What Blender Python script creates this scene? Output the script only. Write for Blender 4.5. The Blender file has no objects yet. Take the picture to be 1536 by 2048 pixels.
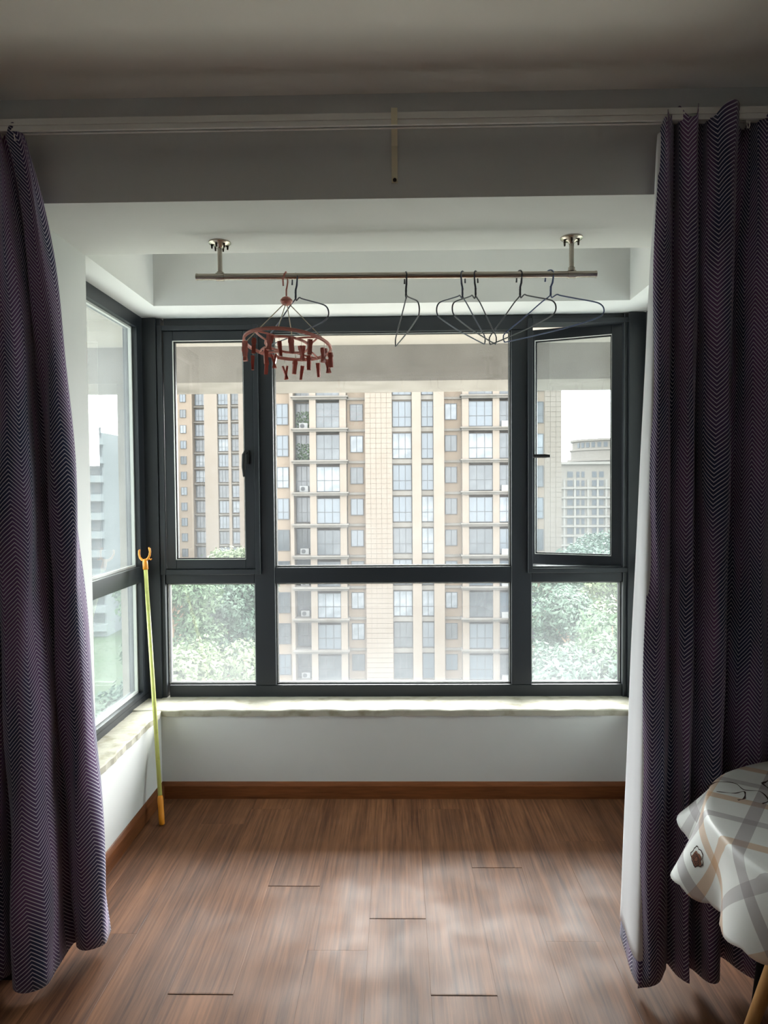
import bpy, math, random
import numpy as np
from mathutils import Vector, Matrix

random.seed(7)
rng = np.random.default_rng(7)
S = bpy.context.scene
COL = S.collection
PI = math.pi

# ------------------------------------------------------------------ camera
cam = bpy.data.objects.new('camera', bpy.data.cameras.new('camera'))
COL.objects.link(cam)
cam.location = (0, 0, 1.5)
cam.matrix_world = (Matrix.Translation((0, 0, 1.5)) @ Matrix.Rotation(26/1420, 4, 'Z')
                    @ Matrix.Rotation(PI/2 - 49/1420, 4, 'X') @ Matrix.Rotation(-.0075, 4, 'Z'))
cam.data.sensor_fit = 'VERTICAL'
cam.data.sensor_height = 36
cam.data.lens = 1420/2048*36
cam.data.clip_start = .05
cam.data.clip_end = 2000
S.camera = cam

# ------------------------------------------------------------------ world: overcast sky
SKY = 10.0
W = bpy.data.worlds.new('sky'); S.world = W; W.use_nodes = True
nt = W.node_tree; nt.nodes.clear()
wo = nt.nodes.new('ShaderNodeOutputWorld'); bg = nt.nodes.new('ShaderNodeBackground')
tc = nt.nodes.new('ShaderNodeTexCoord'); sp = nt.nodes.new('ShaderNodeSeparateXYZ')
mr = nt.nodes.new('ShaderNodeMapRange'); mr.inputs['From Min'].default_value = 0; mr.inputs['From Max'].default_value = 1
mr.inputs['To Min'].default_value = .95; mr.inputs['To Max'].default_value = 1.1
ml = nt.nodes.new('ShaderNodeMath'); ml.operation = 'MULTIPLY'; ml.inputs[1].default_value = SKY
nt.links.new(tc.outputs['Generated'], sp.inputs[0]); nt.links.new(sp.outputs['Z'], mr.inputs['Value'])
nt.links.new(mr.outputs[0], ml.inputs[0]); nt.links.new(ml.outputs[0], bg.inputs['Strength'])
bg.inputs['Color'].default_value = (.97, .975, 1, 1)
nt.links.new(bg.outputs[0], wo.inputs[0])

# low hazy sun behind thin cloud, in front of the window and slightly to the right
sun = bpy.data.objects.new('sun', bpy.data.lights.new('sun', 'SUN')); COL.objects.link(sun)
sun.data.energy = 13.5; sun.data.angle = math.radians(50); sun.data.color = (1, .985, .96)
sun.rotation_euler = Vector((.28, 1, .42)).to_track_quat('Z', 'Y').to_euler()

vs = S.view_settings
vs.view_transform = 'Standard'; vs.look = 'None'; vs.gamma = 1; vs.exposure = 0.80
vs.use_curve_mapping = False

# ------------------------------------------------------------------ helpers
def lin(c):
    if isinstance(c, str):
        c = [int(c[i:i+2], 16)/255 for i in (0, 2, 4)]
    return tuple((v/12.92 if v <= .04045 else ((v+.055)/1.055)**2.4) for v in c) + (1,)

class MB:
    """collects shapes and links them as one mesh object"""
    def __init__(s): s.v = []; s.f = []; s.m = []; s.uv = None; s.mi = 0
    def add(s, vs_, fs):
        n = len(s.v); s.v += [tuple(p) for p in vs_]
        for f in fs: s.f.append(tuple(i+n for i in f)); s.m.append(s.mi)
        return s
    def box(s, x0, x1, y0, y1, z0, z1, M=None):
        P = [(x0,y0,z0),(x1,y0,z0),(x1,y1,z0),(x0,y1,z0),(x0,y0,z1),(x1,y0,z1),(x1,y1,z1),(x0,y1,z1)]
        if M is not None: P = [M @ Vector(p) for p in P]
        return s.add(P, [(0,3,2,1),(4,5,6,7),(0,1,5,4),(1,2,6,5),(2,3,7,6),(3,0,4,7)])
    def cbox(s, x0, x1, y0, y1, z0, z1, c=.003):
        """box whose face edges (seen from -y) are chamfered"""
        P = [(x0,y0+c,z0),(x1,y0+c,z0),(x1,y1,z0),(x0,y1,z0),(x0,y0+c,z1),(x1,y0+c,z1),(x1,y1,z1),(x0,y1,z1),
             (x0+c,y0,z0+c),(x1-c,y0,z0+c),(x1-c,y0,z1-c),(x0+c,y0,z1-c)]
        return s.add(P, [(0,3,2,1),(4,5,6,7),(1,2,6,5),(2,3,7,6),(3,0,4,7),(8,9,10,11),(0,1,9,8),(1,5,10,9),(5,4,11,10),(4,0,8,11)])
    def tube(s, pts, r, n=8, closed=False, caps=True):
        pts = [Vector(p) for p in pts]; N = len(pts)
        rr = r if isinstance(r, (list, tuple)) else [r]*N
        rings = []; prev = None
        for i, p in enumerate(pts):
            a = pts[(i-1) % N] if (closed or i > 0) else p
            b = pts[(i+1) % N] if (closed or i < N-1) else p
            t = (b-a).normalized()
            if prev is None:
                u = t.cross(Vector((0,0,1)))
                if u.length < .1: u = t.cross(Vector((0,1,0)))
            else:
                u = prev - t*prev.dot(t)
            u.normalize(); prev = u; w = t.cross(u)
            rings.append([p + (u*math.cos(2*PI*k/n) + w*math.sin(2*PI*k/n))*rr[i] for k in range(n)])
        vv = [q for rg in rings for q in rg]; ff = []
        for i in range(N if closed else N-1):
            j = (i+1) % N
            for k in range(n):
                l = (k+1) % n
                ff.append((i*n+k, i*n+l, j*n+l, j*n+k))
        if not closed and caps:
            ff.append(tuple(range(n))[::-1]); ff.append(tuple((N-1)*n+k for k in range(n)))
        return s.add(vv, ff)
    def lathe(s, prof, c=(0,0,0), n=24, M=None):
        vv = []; ff = []
        for (r, z) in prof:
            for k in range(n):
                p = Vector((r*math.cos(2*PI*k/n), r*math.sin(2*PI*k/n), z))
                if M is not None: p = M @ p
                vv.append(p + Vector(c))
        for i in range(len(prof)-1):
            for k in range(n):
                l = (k+1) % n
                ff.append((i*n+k, i*n+l, (i+1)*n+l, (i+1)*n+k))
        ff.append(tuple(range(n))[::-1]); ff.append(tuple((len(prof)-1)*n+k for k in range(n)))
        return s.add(vv, ff)
    def prism(s, poly, z0, z1, M=None):
        n = len(poly)
        vv = [Vector((x, y, z0)) for x, y in poly] + [Vector((x, y, z1)) for x, y in poly]
        if M is not None: vv = [M @ p for p in vv]
        return s.add(vv, [tuple(range(n))[::-1], tuple(range(n, 2*n))] + [(i, (i+1) % n, n+(i+1) % n, n+i) for i in range(n)])
    def mesh(s, name, mats, smooth=False, uv=None):
        me = bpy.data.meshes.new(name)
        me.from_pydata([tuple(p) for p in s.v], [], s.f)
        for m in (mats if isinstance(mats, (list, tuple)) else [mats]): me.materials.append(m)
        me.polygons.foreach_set('material_index', s.m)
        if smooth: me.polygons.foreach_set('use_smooth', [True]*len(s.f))
        if uv is not None:
            L = me.uv_layers.new(name='UVMap')
            idx = np.empty(len(me.loops), dtype=np.int32); me.loops.foreach_get('vertex_index', idx)
            L.data.foreach_set('uv', np.asarray(uv, dtype=np.float32)[idx].ravel())
        me.update()
        return me
    def build(s, name, mats, parent=None, smooth=False, uv=None, **props):
        return link(name, s.mesh(name, mats, smooth, uv), parent, **props)

def link(name, me, parent=None, **props):
    o = bpy.data.objects.new(name, me); COL.objects.link(o)
    if parent: o.parent = parent
    for k, v in props.items(): o[k] = v
    return o
def smooth_by_angle(o, deg=35):
    me = o.data
    me.polygons.foreach_set('use_smooth', [True]*len(me.polygons))
    try: me.set_sharp_from_angle(angle=math.radians(deg))
    except Exception: pass
    return o
def thing(name, label, cat, loc=(0,0,0), rz=0, group=None, kind=None):
    o = bpy.data.objects.new(name, None); COL.objects.link(o)
    o.empty_display_size = .1
    o.location = loc; o.rotation_euler = (0, 0, rz)
    if label: o['label'] = label
    if cat: o['category'] = cat
    if group: o['group'] = group
    if kind: o['kind'] = kind
    return o
def tag(o, label, cat, group=None):
    o['label'] = label; o['category'] = cat
    if group: o['group'] = group
    return o
def child_copy(src, parent, loc=None):
    c = src.copy(); COL.objects.link(c); c.parent = parent
    if loc is not None: c.location = loc
    for ch in list(src.children):
        d = ch.copy(); COL.objects.link(d); d.parent = c
    return c

# ------------------------------------------------------------------ materials
def mat(name, col, rough=.6, spec=.5, metal=0, noise=None, bump=None, transl=0, k=1):
    m = bpy.data.materials.new(name); m.use_nodes = True
    n = m.node_tree.nodes; L = m.node_tree.links
    b = n['Principled BSDF']
    def lin(c, _l=globals()['lin']): return tuple(v*k for v in _l(c)[:3]) + (1,)     # k: reflectance factor
    b.inputs['Base Color'].default_value = lin(col); b.inputs['Roughness'].default_value = rough
    b.inputs['Specular IOR Level'].default_value = spec; b.inputs['Metallic'].default_value = metal
    if noise or bump:
        tcn = n.new('ShaderNodeTexCoord')
    if noise:    # (scale, second colour, lo, hi)
        nz = n.new('ShaderNodeTexNoise'); nz.inputs['Scale'].default_value = noise[0]; nz.inputs['Detail'].default_value = 5
        rp = n.new('ShaderNodeMapRange'); rp.inputs['From Min'].default_value = noise[2]; rp.inputs['From Max'].default_value = noise[3]
        mx = n.new('ShaderNodeMix'); mx.data_type = 'RGBA'
        mx.inputs['A'].default_value = lin(col); mx.inputs['B'].default_value = lin(noise[1])
        L.new(tcn.outputs['Object'], nz.inputs['Vector']); L.new(nz.outputs['Fac'], rp.inputs['Value'])
        L.new(rp.outputs[0], mx.inputs['Factor']); L.new(mx.outputs['Result'], b.inputs['Base Color'])
    if bump:     # (scale, strength, distance)
        nb = n.new('ShaderNodeTexNoise'); nb.inputs['Scale'].default_value = bump[0]; nb.inputs['Detail'].default_value = 4
        bp = n.new('ShaderNodeBump'); bp.inputs['Strength'].default_value = bump[1]; bp.inputs['Distance'].default_value = bump[2]
        L.new(tcn.outputs['Object'], nb.inputs['Vector']); L.new(nb.outputs['Fac'], bp.inputs['Height'])
        L.new(bp.outputs[0], b.inputs['Normal'])
    if transl:
        tr = n.new('ShaderNodeBsdfTranslucent'); mxs = n.new('ShaderNodeMixShader'); mxs.inputs[0].default_value = transl
        tr.inputs['Color'].default_value = lin(col)
        L.new(b.outputs[0], mxs.inputs[1]); L.new(tr.outputs[0], mxs.inputs[2])
        L.new(mxs.outputs[0], n['Material Output'].inputs['Surface'])
    return m

M_wall = mat('wall_paint', 'd4d5d4', .75, .3, noise=(1.3, 'cbcccb', .35, .7), bump=(9, .25, .004))
M_ceil = mat('ceiling_paint', 'f2efe8', .8, .25, noise=(.9, 'e9e6de', .3, .7), bump=(6, .2, .004))
M_sill = mat('sill_plaster', 'b0ac9f', .75, .2, noise=(14, '8c8670', .5, .75), bump=(40, .4, .003))
M_frame = mat('anthracite_aluminium', '1c2127', .42, .5, bump=(220, .05, .0005))
M_gasket = mat('black_rubber_gasket', '121315', .6, .3)
M_bead = mat('pale_sealant', 'b9bbb8', .5, .4)
M_steel = mat('brushed_stainless_steel', 'b8b0a6', .26, .5, 1, bump=(90, .05, .0005))
M_screw = mat('dark_steel_screw', '4a423b', .4, .5, 1)
M_rail = mat('white_plastic_rail', 'e2e0dc', .45, .4)
M_bracket = mat('cream_plastic_bracket', 'e6dcc0', .5, .4)
M_out = mat('grey_exterior_render', 'b5ada0', .9, .2, noise=(5, 'a39b8e', .35, .65), bump=(120, .5, .004), k=.26)
M_outl = mat('cream_exterior_soffit', 'd8cfbe', .9, .2, noise=(3, 'cdc3b0', .35, .65), bump=(60, .3, .003), k=.26)

def wood_mat(name, base, dark, scale_vec, rough, rnd=True, axis='Y', stain=0.0):
    m = bpy.data.materials.new(name); m.use_nodes = True
    n = m.node_tree.nodes; L = m.node_tree.links; b = n['Principled BSDF']
    tcn = n.new('ShaderNodeTexCoord'); mp = n.new('ShaderNodeMapping'); mp.inputs['Scale'].default_value = scale_vec
    oi = n.new('ShaderNodeObjectInfo')
    geo = n.new('ShaderNodeNewGeometry')
    add = n.new('ShaderNodeVectorMath'); add.operation = 'ADD'
    sc = n.new('ShaderNodeVectorMath'); sc.operation = 'SCALE'; sc.inputs['Scale'].default_value = 37
    comb = n.new('ShaderNodeCombineXYZ')
    for k in range(3): L.new(oi.outputs['Random'], comb.inputs[k])
    L.new(comb.outputs[0], sc.inputs[0]); L.new(geo.outputs['Position'], add.inputs[0]); L.new(sc.outputs[0], add.inputs[1])
    L.new(add.outputs[0], mp.inputs['Vector'])
    nz = n.new('ShaderNodeTexNoise'); nz.inputs['Scale'].default_value = 1; nz.inputs['Detail'].default_value = 8; nz.inputs['Roughness'].default_value = .62
    nz.inputs['Distortion'].default_value = .35
    L.new(mp.outputs[0], nz.inputs['Vector'])
    mp2 = n.new('ShaderNodeMapping'); mp2.inputs['Scale'].default_value = [v*.22 for v in scale_vec]
    L.new(add.outputs[0], mp2.inputs['Vector'])
    nz2 = n.new('ShaderNodeTexNoise'); nz2.inputs['Scale'].default_value = 1; nz2.inputs['Detail'].default_value = 3
    L.new(mp2.outputs[0], nz2.inputs['Vector'])
    ramp = n.new('ShaderNodeValToRGB'); e = ramp.color_ramp.elements
    e[0].position = .34; e[0].color = lin(dark); e[1].position = .66; e[1].color = lin(base)
    mixn = n.new('ShaderNodeMath'); mixn.operation = 'MULTIPLY_ADD'; mixn.inputs[1].default_value = .62
    hm = n.new('ShaderNodeMath'); hm.operation = 'MULTIPLY'; hm.inputs[1].default_value = .38
    L.new(nz2.outputs['Fac'], hm.inputs[0]); L.new(nz.outputs['Fac'], mixn.inputs[0]); L.new(hm.outputs[0], mixn.inputs[2])
    L.new(mixn.outputs[0], ramp.inputs['Fac'])
    hsv = n.new('ShaderNodeHueSaturation')
    vr = n.new('ShaderNodeMapRange'); vr.inputs['To Min'].default_value = .9; vr.inputs['To Max'].default_value = 1.1
    L.new(oi.outputs['Random'], vr.inputs['Value']); L.new(vr.outputs[0], hsv.inputs['Value'])
    L.new(ramp.outputs[0], hsv.inputs['Color'])
    out = hsv.outputs[0]
    if stain:
        ns = n.new('ShaderNodeTexNoise'); ns.inputs['Scale'].default_value = 3.1; ns.inputs['Detail'].default_value = 6
        L.new(geo.outputs['Position'], ns.inputs['Vector'])
        sr = n.new('ShaderNodeMapRange'); sr.inputs['From Min'].default_value = .66; sr.inputs['From Max'].default_value = .74; sr.inputs['To Max'].default_value = stain
        L.new(ns.outputs['Fac'], sr.inputs['Value'])
        mx = n.new('ShaderNodeMix'); mx.data_type = 'RGBA'; mx.inputs['B'].default_value = lin('4c2f24')
        L.new(sr.outputs[0], mx.inputs['Factor']); L.new(out, mx.inputs['A']); out = mx.outputs['Result']
        # scuffed varnish: roughness varies
        nr = n.new('ShaderNodeTexNoise'); nr.inputs['Scale'].default_value = 4.5; nr.inputs['Detail'].default_value = 7
        L.new(geo.outputs['Position'], nr.inputs['Vector'])
        rr = n.new('ShaderNodeMapRange'); rr.inputs['From Min'].default_value = .35; rr.inputs['From Max'].default_value = .65
        rr.inputs['To Min'].default_value = rough-.05; rr.inputs['To Max'].default_value = rough+.12
        L.new(nr.outputs['Fac'], rr.inputs['Value']); L.new(rr.outputs[0], b.inputs['Roughness'])
    else:
        b.inputs['Roughness'].default_value = rough
    L.new(out, b.inputs['Base Color'])
    b.inputs['Specular IOR Level'].default_value = .2
    bp = n.new('ShaderNodeBump'); bp.inputs['Strength'].default_value = .25; bp.inputs['Distance'].default_value = .0008
    L.new(nz.outputs['Fac'], bp.inputs['Height']); L.new(bp.outputs[0], b.inputs['Normal'])
    return m
M_plank = wood_mat('laminate_floor_wood', '845a3f', '43291d', (95, 3, 20), .47, stain=.45)
M_base = wood_mat('skirting_wood', '84502e', '5a331d', (6, 6, 90), .5)
M_leg = wood_mat('pale_wood', 'c89a66', 'a97a48', (60, 60, 5), .5)
M_joint = mat('dark_underlay', '2a1a12', .9, .1)

def glass_mat(name, dirt=.10, tint='eef2f1', low=0.0, z0=.5, z1=1.0):
    m = bpy.data.materials.new(name); m.use_nodes = True
    n = m.node_tree.nodes; L = m.node_tree.links; n.remove(n['Principled BSDF'])
    out = n['Material Output']
    tr = n.new('ShaderNodeBsdfTransparent'); tr.inputs['Color'].default_value = lin(tint)
    gl = n.new('ShaderNodeBsdfGlossy'); gl.inputs['Roughness'].default_value = .02
    lwt = n.new('ShaderNodeLayerWeight'); lwt.inputs['Blend'].default_value = .5      # thin-pane reflectance, same from both sides
    pw = n.new('ShaderNodeMath'); pw.operation = 'POWER'; pw.inputs[1].default_value = 5; L.new(lwt.outputs['Facing'], pw.inputs[0])
    fr = n.new('ShaderNodeMath'); fr.operation = 'MULTIPLY_ADD'; fr.inputs[1].default_value = .9; fr.inputs[2].default_value = .03; L.new(pw.outputs[0], fr.inputs[0])
    m1 = n.new('ShaderNodeMixShader'); L.new(fr.outputs[0], m1.inputs[0]); L.new(tr.outputs[0], m1.inputs[1]); L.new(gl.outputs[0], m1.inputs[2])
    tl = n.new('ShaderNodeBsdfTranslucent'); tl.inputs['Color'].default_value = (.82, .86, .9, 1)
    df = n.new('ShaderNodeBsdfDiffuse'); df.inputs['Color'].default_value = (.7, .72, .74, 1)
    md = n.new('ShaderNodeMixShader'); md.inputs[0].default_value = .25
    L.new(tl.outputs[0], md.inputs[1]); L.new(df.outputs[0], md.inputs[2])
    geo = n.new('ShaderNodeNewGeometry')
    nz = n.new('ShaderNodeTexNoise'); nz.inputs['Scale'].default_value = 2.2; nz.inputs['Detail'].default_value = 6
    nf = n.new('ShaderNodeTexNoise'); nf.inputs['Scale'].default_value = 420; nf.inputs['Detail'].default_value = 2
    L.new(geo.outputs['Position'], nz.inputs['Vector']); L.new(geo.outputs['Position'], nf.inputs['Vector'])
    a = n.new('ShaderNodeMapRange'); a.inputs['From Min'].default_value = .3; a.inputs['From Max'].default_value = .7
    a.inputs['To Min'].default_value = dirt*.7; a.inputs['To Max'].default_value = dirt*1.3; L.new(nz.outputs['Fac'], a.inputs['Value'])
    sx = n.new('ShaderNodeSeparateXYZ'); L.new(geo.outputs['Position'], sx.inputs[0])
    lw = n.new('ShaderNodeMapRange'); lw.inputs['From Min'].default_value = z1; lw.inputs['From Max'].default_value = z0
    lw.inputs['To Min'].default_value = 0; lw.inputs['To Max'].default_value = low; L.new(sx.outputs['Z'], lw.inputs['Value'])
    sm = n.new('ShaderNodeMath'); sm.operation = 'ADD'; L.new(a.outputs[0], sm.inputs[0]); L.new(lw.outputs[0], sm.inputs[1])
    fb = n.new('ShaderNodeMapRange'); fb.inputs['From Min'].default_value = .3; fb.inputs['From Max'].default_value = .7
    fb.inputs['To Min'].default_value = .85; fb.inputs['To Max'].default_value = 1.15; L.new(nf.outputs['Fac'], fb.inputs['Value'])
    mu = n.new('ShaderNodeMath'); mu.operation = 'MULTIPLY'; L.new(sm.outputs[0], mu.inputs[0]); L.new(fb.outputs[0], mu.inputs[1])
    m2 = n.new('ShaderNodeMixShader'); L.new(mu.outputs[0], m2.inputs[0]); L.new(m1.outputs[0], m2.inputs[1]); L.new(md.outputs[0], m2.inputs[2])
    L.new(m2.outputs[0], out.inputs['Surface'])
    return m
G_mid = glass_mat('dusty_window_glass', .024, 'f4f6f5')
G_low = glass_mat('dusty_lower_glass', .026, 'f4f6f5', .02, .48, .75)
G_side = glass_mat('grimy_side_glass', .05, 'd0d6d3')
G_open = glass_mat('grimy_open_sash_glass', .04, 'd8dede')

def curtain_mat():
    m = bpy.data.materials.new('herringbone_curtain_fabric'); m.use_nodes = True
    n = m.node_tree.nodes; L = m.node_tree.links; b = n['Principled BSDF']
    uv = n.new('ShaderNodeUVMap'); uv.uv_map = 'UVMap'
    sx = n.new('ShaderNodeSeparateXYZ'); L.new(uv.outputs[0], sx.inputs[0])
    pp = n.new('ShaderNodeMath'); pp.operation = 'PINGPONG'; pp.inputs[1].default_value = .043
    L.new(sx.outputs[0], pp.inputs[0])
    sl = n.new('ShaderNodeMath'); sl.operation = 'MULTIPLY_ADD'; sl.inputs[1].default_value = .95
    L.new(pp.outputs[0], sl.inputs[0]); L.new(sx.outputs[1], sl.inputs[2])
    md = n.new('ShaderNodeMath'); md.operation = 'DIVIDE'; md.inputs[1].default_value = .0125; L.new(sl.outputs[0], md.inputs[0])
    fr = n.new('ShaderNodeMath'); fr.operation = 'FRACT'; L.new(md.outputs[0], fr.inputs[0])
    cmp_ = n.new('ShaderNodeMapRange'); cmp_.inputs['From Min'].default_value = .68; cmp_.inputs['From Max'].default_value = .76
    L.new(fr.outputs[0], cmp_.inputs['Value'])
    # base colour: drifting navy / plum
    mp = n.new('ShaderNodeMapping'); mp.inputs['Scale'].default_value = (13, 2.2, 1); L.new(uv.outputs[0], mp.inputs[0])
    nz = n.new('ShaderNodeTexNoise'); nz.inputs['Scale'].default_value = 1; nz.inputs['Detail'].default_value = 1; L.new(mp.outputs[0], nz.inputs['Vector'])
    rp = n.new('ShaderNodeValToRGB'); e = rp.color_ramp.elements
    e[0].position = .36; e[0].color = lin('2d3354'); e[1].position = .62; e[1].color = lin('684a74')
    L.new(nz.outputs['Fac'], rp.inputs['Fac'])
    mx = n.new('ShaderNodeMix'); mx.data_type = 'RGBA'; mx.inputs['B'].default_value = lin('c8c3d2')
    L.new(cmp_.outputs[0], mx.inputs['Factor']); L.new(rp.outputs[0], mx.inputs['A'])
    L.new(mx.outputs['Result'], b.inputs['Base Color'])
    b.inputs['Roughness'].default_value = .85; b.inputs['Specular IOR Level'].default_value = .2
    b.inputs['Sheen Weight'].default_value = .15
    return m
M_curtain = curtain_mat()
M_lining = mat('white_curtain_lining', 'dadade', .8, .2)

def cloth_mat():
    m = bpy.data.materials.new('plaid_printed_tablecloth'); m.use_nodes = True
    n = m.node_tree.nodes; L = m.node_tree.links; b = n['Principled BSDF']
    uv = n.new('ShaderNodeUVMap'); uv.uv_map = 'UVMap'
    mp = n.new('ShaderNodeMapping'); mp.inputs['Rotation'].default_value = (0, 0, .62); L.new(uv.outputs[0], mp.inputs[0])
    sx = n.new('ShaderNodeSeparateXYZ'); L.new(mp.outputs[0], sx.inputs[0])
    cur = None
    for ax, per, off, w, c, amt in ((0, .23, .02, .12, 'cfa070', .62), (1, .23, .06, .13, 'cfa070', .6),
                                    (0, .23, .13, .13, '8f8188', .55), (1, .23, .17, .12, '958a90', .5)):
        a = n.new('ShaderNodeMath'); a.operation = 'ADD'; a.inputs[1].default_value = off+10*per; L.new(sx.outputs[ax], a.inputs[0])
        d = n.new('ShaderNodeMath'); d.operation = 'DIVIDE'; d.inputs[1].default_value = per; L.new(a.outputs[0], d.inputs[0])
        f = n.new('ShaderNodeMath'); f.operation = 'FRACT'; L.new(d.outputs[0], f.inputs[0])
        t = n.new('ShaderNodeMath'); t.operation = 'LESS_THAN'; t.inputs[1].default_value = w; L.new(f.outputs[0], t.inputs[0])
        k = n.new('ShaderNodeMath'); k.operation = 'MULTIPLY'; k.inputs[1].default_value = amt; L.new(t.outputs[0], k.inputs[0])
        mx = n.new('ShaderNodeMix'); mx.data_type = 'RGBA'; mx.inputs['B'].default_value = lin(c)
        if cur is None: mx.inputs['A'].default_value = lin('f3f5f3')
        else: L.new(cur, mx.inputs['A'])
        L.new(k.outputs[0], mx.inputs['Factor']); cur = mx.outputs['Result']
    L.new(cur, b.inputs['Base Color'])
    b.inputs['Roughness'].default_value = .42; b.inputs['Specular IOR Level'].default_value = .5
    return m
M_cloth = cloth_mat()
M_print = mat('brown_print_ink', '3a2420', .6, .2)
M_printlt = mat('russet_print_ink', '94604a', .6, .2)

M_pink = mat('salmon_plastic', 'c67f74', .38, .5)
M_pinkc = mat('translucent_rose_plastic', 'bd685c', .25, .5, transl=.35)
M_string = mat('pale_cord', 'c9c2ae', .7, .3)
M_wire_blue = mat('blue_coated_wire', '56648c', .4, .5)
M_wire_dark = mat('dark_coated_wire', '2a2c38', .4, .5)
M_wire_grey = mat('grey_blue_coated_wire', '4c5266', .4, .5)
M_pole = mat('lime_metal_pole', 'cfd47a', .35, .5, noise=(30, 'b9bf66', .55, .7))
M_orange = mat('orange_plastic', 'e0901f', .4, .5)
M_black = mat('black_upholstery', '0e0e10', .8, .2)

# exterior materials
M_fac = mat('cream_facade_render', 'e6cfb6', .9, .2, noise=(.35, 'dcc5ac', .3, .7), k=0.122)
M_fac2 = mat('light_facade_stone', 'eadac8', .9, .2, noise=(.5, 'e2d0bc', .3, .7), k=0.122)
M_facd = mat('shaded_facade_tan', 'dccbb6', .9, .2, noise=(.5, 'd2c0aa', .3, .7), k=0.122)  # facade copy for recess walls, their shade put into the colour
M_led = mat('pale_cornice', 'd6d0c6', .9, .2, noise=(.8, 'bfb6a8', .4, .7), k=0.117)
M_win = mat('grey_blue_pane', '8798a6', .2, .4, noise=(.25, 'a4b4c0', .3, .7), k=0.122)
M_winc = mat('curtained_pane', 'c4ced6', .3, .4, noise=(1.2, '909ea8', .4, .65), k=0.148)
M_wind = mat('dark_pane', '6a767e', .25, .4, noise=(.9, '929ca2', .4, .7), k=0.113)
M_wfr = mat('grey_window_frame', '70757a', .6, .3, k=0.122)
M_ac = mat('white_metal_unit', 'd8dad8', .5, .4, k=0.157)
M_far = mat('distant_beige_facade', 'e8dacd', .9, .1, k=0.148)  # distance haze is put into these pale far-building colours
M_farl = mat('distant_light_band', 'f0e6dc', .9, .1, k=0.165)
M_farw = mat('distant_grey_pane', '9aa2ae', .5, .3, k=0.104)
M_haz = mat('distant_grey_facade', 'd2d8de', .9, .1, k=.2)  # air haze put into the pale grey of this block
M_grass = mat('lawn_ground', '7f9a70', .95, .1, noise=(.2, '98a98a', .4, .6), k=0.174)
M_bounce = mat('pale_bounce_ground', 'd5d0c6', .9, .2, noise=(.4, 'c4beb2', .35, .65), k=.6)  # pale so the added ground sheet throws light upward
M_bark = mat('bark', '6b5c4a', .9, .1)
def leaf_mat(name, a, b_):
    m = mat(name, a, .55, .35, noise=(.9, b_, .35, .65), transl=.3, k=.18)
    return m
M_leafs = [leaf_mat('mid_green_leaves', '79a474', '9dbf8c'), leaf_mat('blue_green_leaves', '729c80', '96b898'),
           leaf_mat('yellow_green_leaves', '93b078', 'b2c890')]

# ------------------------------------------------------------------ the setting
def struct(name, mb, m, parent=None):
    o = mb.build(name, m, parent)
    if not parent: o['kind'] = 'structure'
    return o
XL, XR = -1.15, 1.10       # bay side walls
YB = 3.385                 # bay back wall face
YF = 3.63                  # window frame front
ZS, ZH = .43, 2.37         # sill and head
ZC = 2.68
RX0, RX1, RY0 = -2.0, 2.1, -1.6
struct('ceiling', MB().box(RX0-.1, RX1+.1, RY0-.1, 3.8, ZC, ZC+.15), M_ceil)
# head beam over the bay opening
struct('trim_1', MB().box(RX0, RX1, 2.17, 2.645, ZH, ZC), M_wall)
struct('wall_left', MB().box(RX0, XL, 2.17, 2.645, 0, ZH).box(XL-.25, XL, 2.645, 3.72, 0, ZS-.03).box(XL-.25, XL, 2.645, 3.72, ZH, ZC)
       .box(RX0-.1, RX0, RY0, 2.645, 0, ZC), M_wall)
struct('wall_right', MB().box(XR, RX1, 2.17, 2.645, 0, ZH).box(XR, XR+.25, 2.645, 3.72, 0, ZS-.03).box(XR, XR+.25, 2.645, 3.72, ZH, ZC)
       .box(RX1, RX1+.1, RY0, 2.645, 0, ZC), M_wall)
struct('wall_back', MB().box(XL, XR, YB, 3.72, 0, ZS-.03).box(XL, XR, YB, 3.72, ZH, ZC), M_wall)
struct('wall_front', MB().box(RX0-.1, RX1+.1, RY0-.1, RY0, 0, ZC), M_wall)
# rough plaster sills, one slightly wavy strip along each window
def sill(name, x0, x1, y0, y1, n, along, front):
    mb = MB(); V = []; 
    for i in range(n+1):
        t = i/n
        w = .0022*math.sin(i*1.7)+.0018*math.sin(i*.61+1)
        a = (x0+(x1-x0)*t) if along == 'x' else None
        if along == 'x':
            f = y0 - .004 + w
            V += [(a, f, ZS-.03), (a, f, ZS-.004), (a, f+.006, ZS+w*.4), (a, y1, ZS-.012), (a, y1, ZS-.03)]
        else:
            yy = y0+(y1-y0)*t
            f = front + (.004-w if front < 0 else w-.004)
            d = -.006 if front < 0 else .006
            back = x0 if front < 0 else x1
            V += [(f, yy, ZS-.03), (f, yy, ZS-.004), (f+d, yy, ZS+w*.4), (back, yy, ZS-.012), (back, yy, ZS-.03)]
    F = []
    for i in range(n):
        for k in range(4): F.append((i*5+k, (i+1)*5+k, (i+1)*5+k+1, i*5+k+1))
        F.append((i*5+4, (i+1)*5+4, (i+1)*5, i*5))
    F += [(0,1,2,3,4), tuple(n*5+k for k in (4,3,2,1,0))]
    return struct(name, mb.add(V, F), M_sill)
sill('trim_2', XL-.25, XR+.25, YB, 3.72, 60, 'x', 0)
sill('trim_3', XL-.25, XL, 2.645, YB-.006, 30, 'y', XL)
sill('trim_4', XR, XR+.25, 2.645, YB-.006, 30, 'y', XR)
# small skim patch on the left pier
p = MB().lathe([(.017, 0), (.016, .0015), (.006, .002)], n=14, M=Matrix.Rotation(PI/2, 4, 'Y')).build('plaster_patch', M_wall)
p.location = (XL, 2.45, 1.69); tag(p, 'small round filler patch on the white left pier', 'patch')

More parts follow.
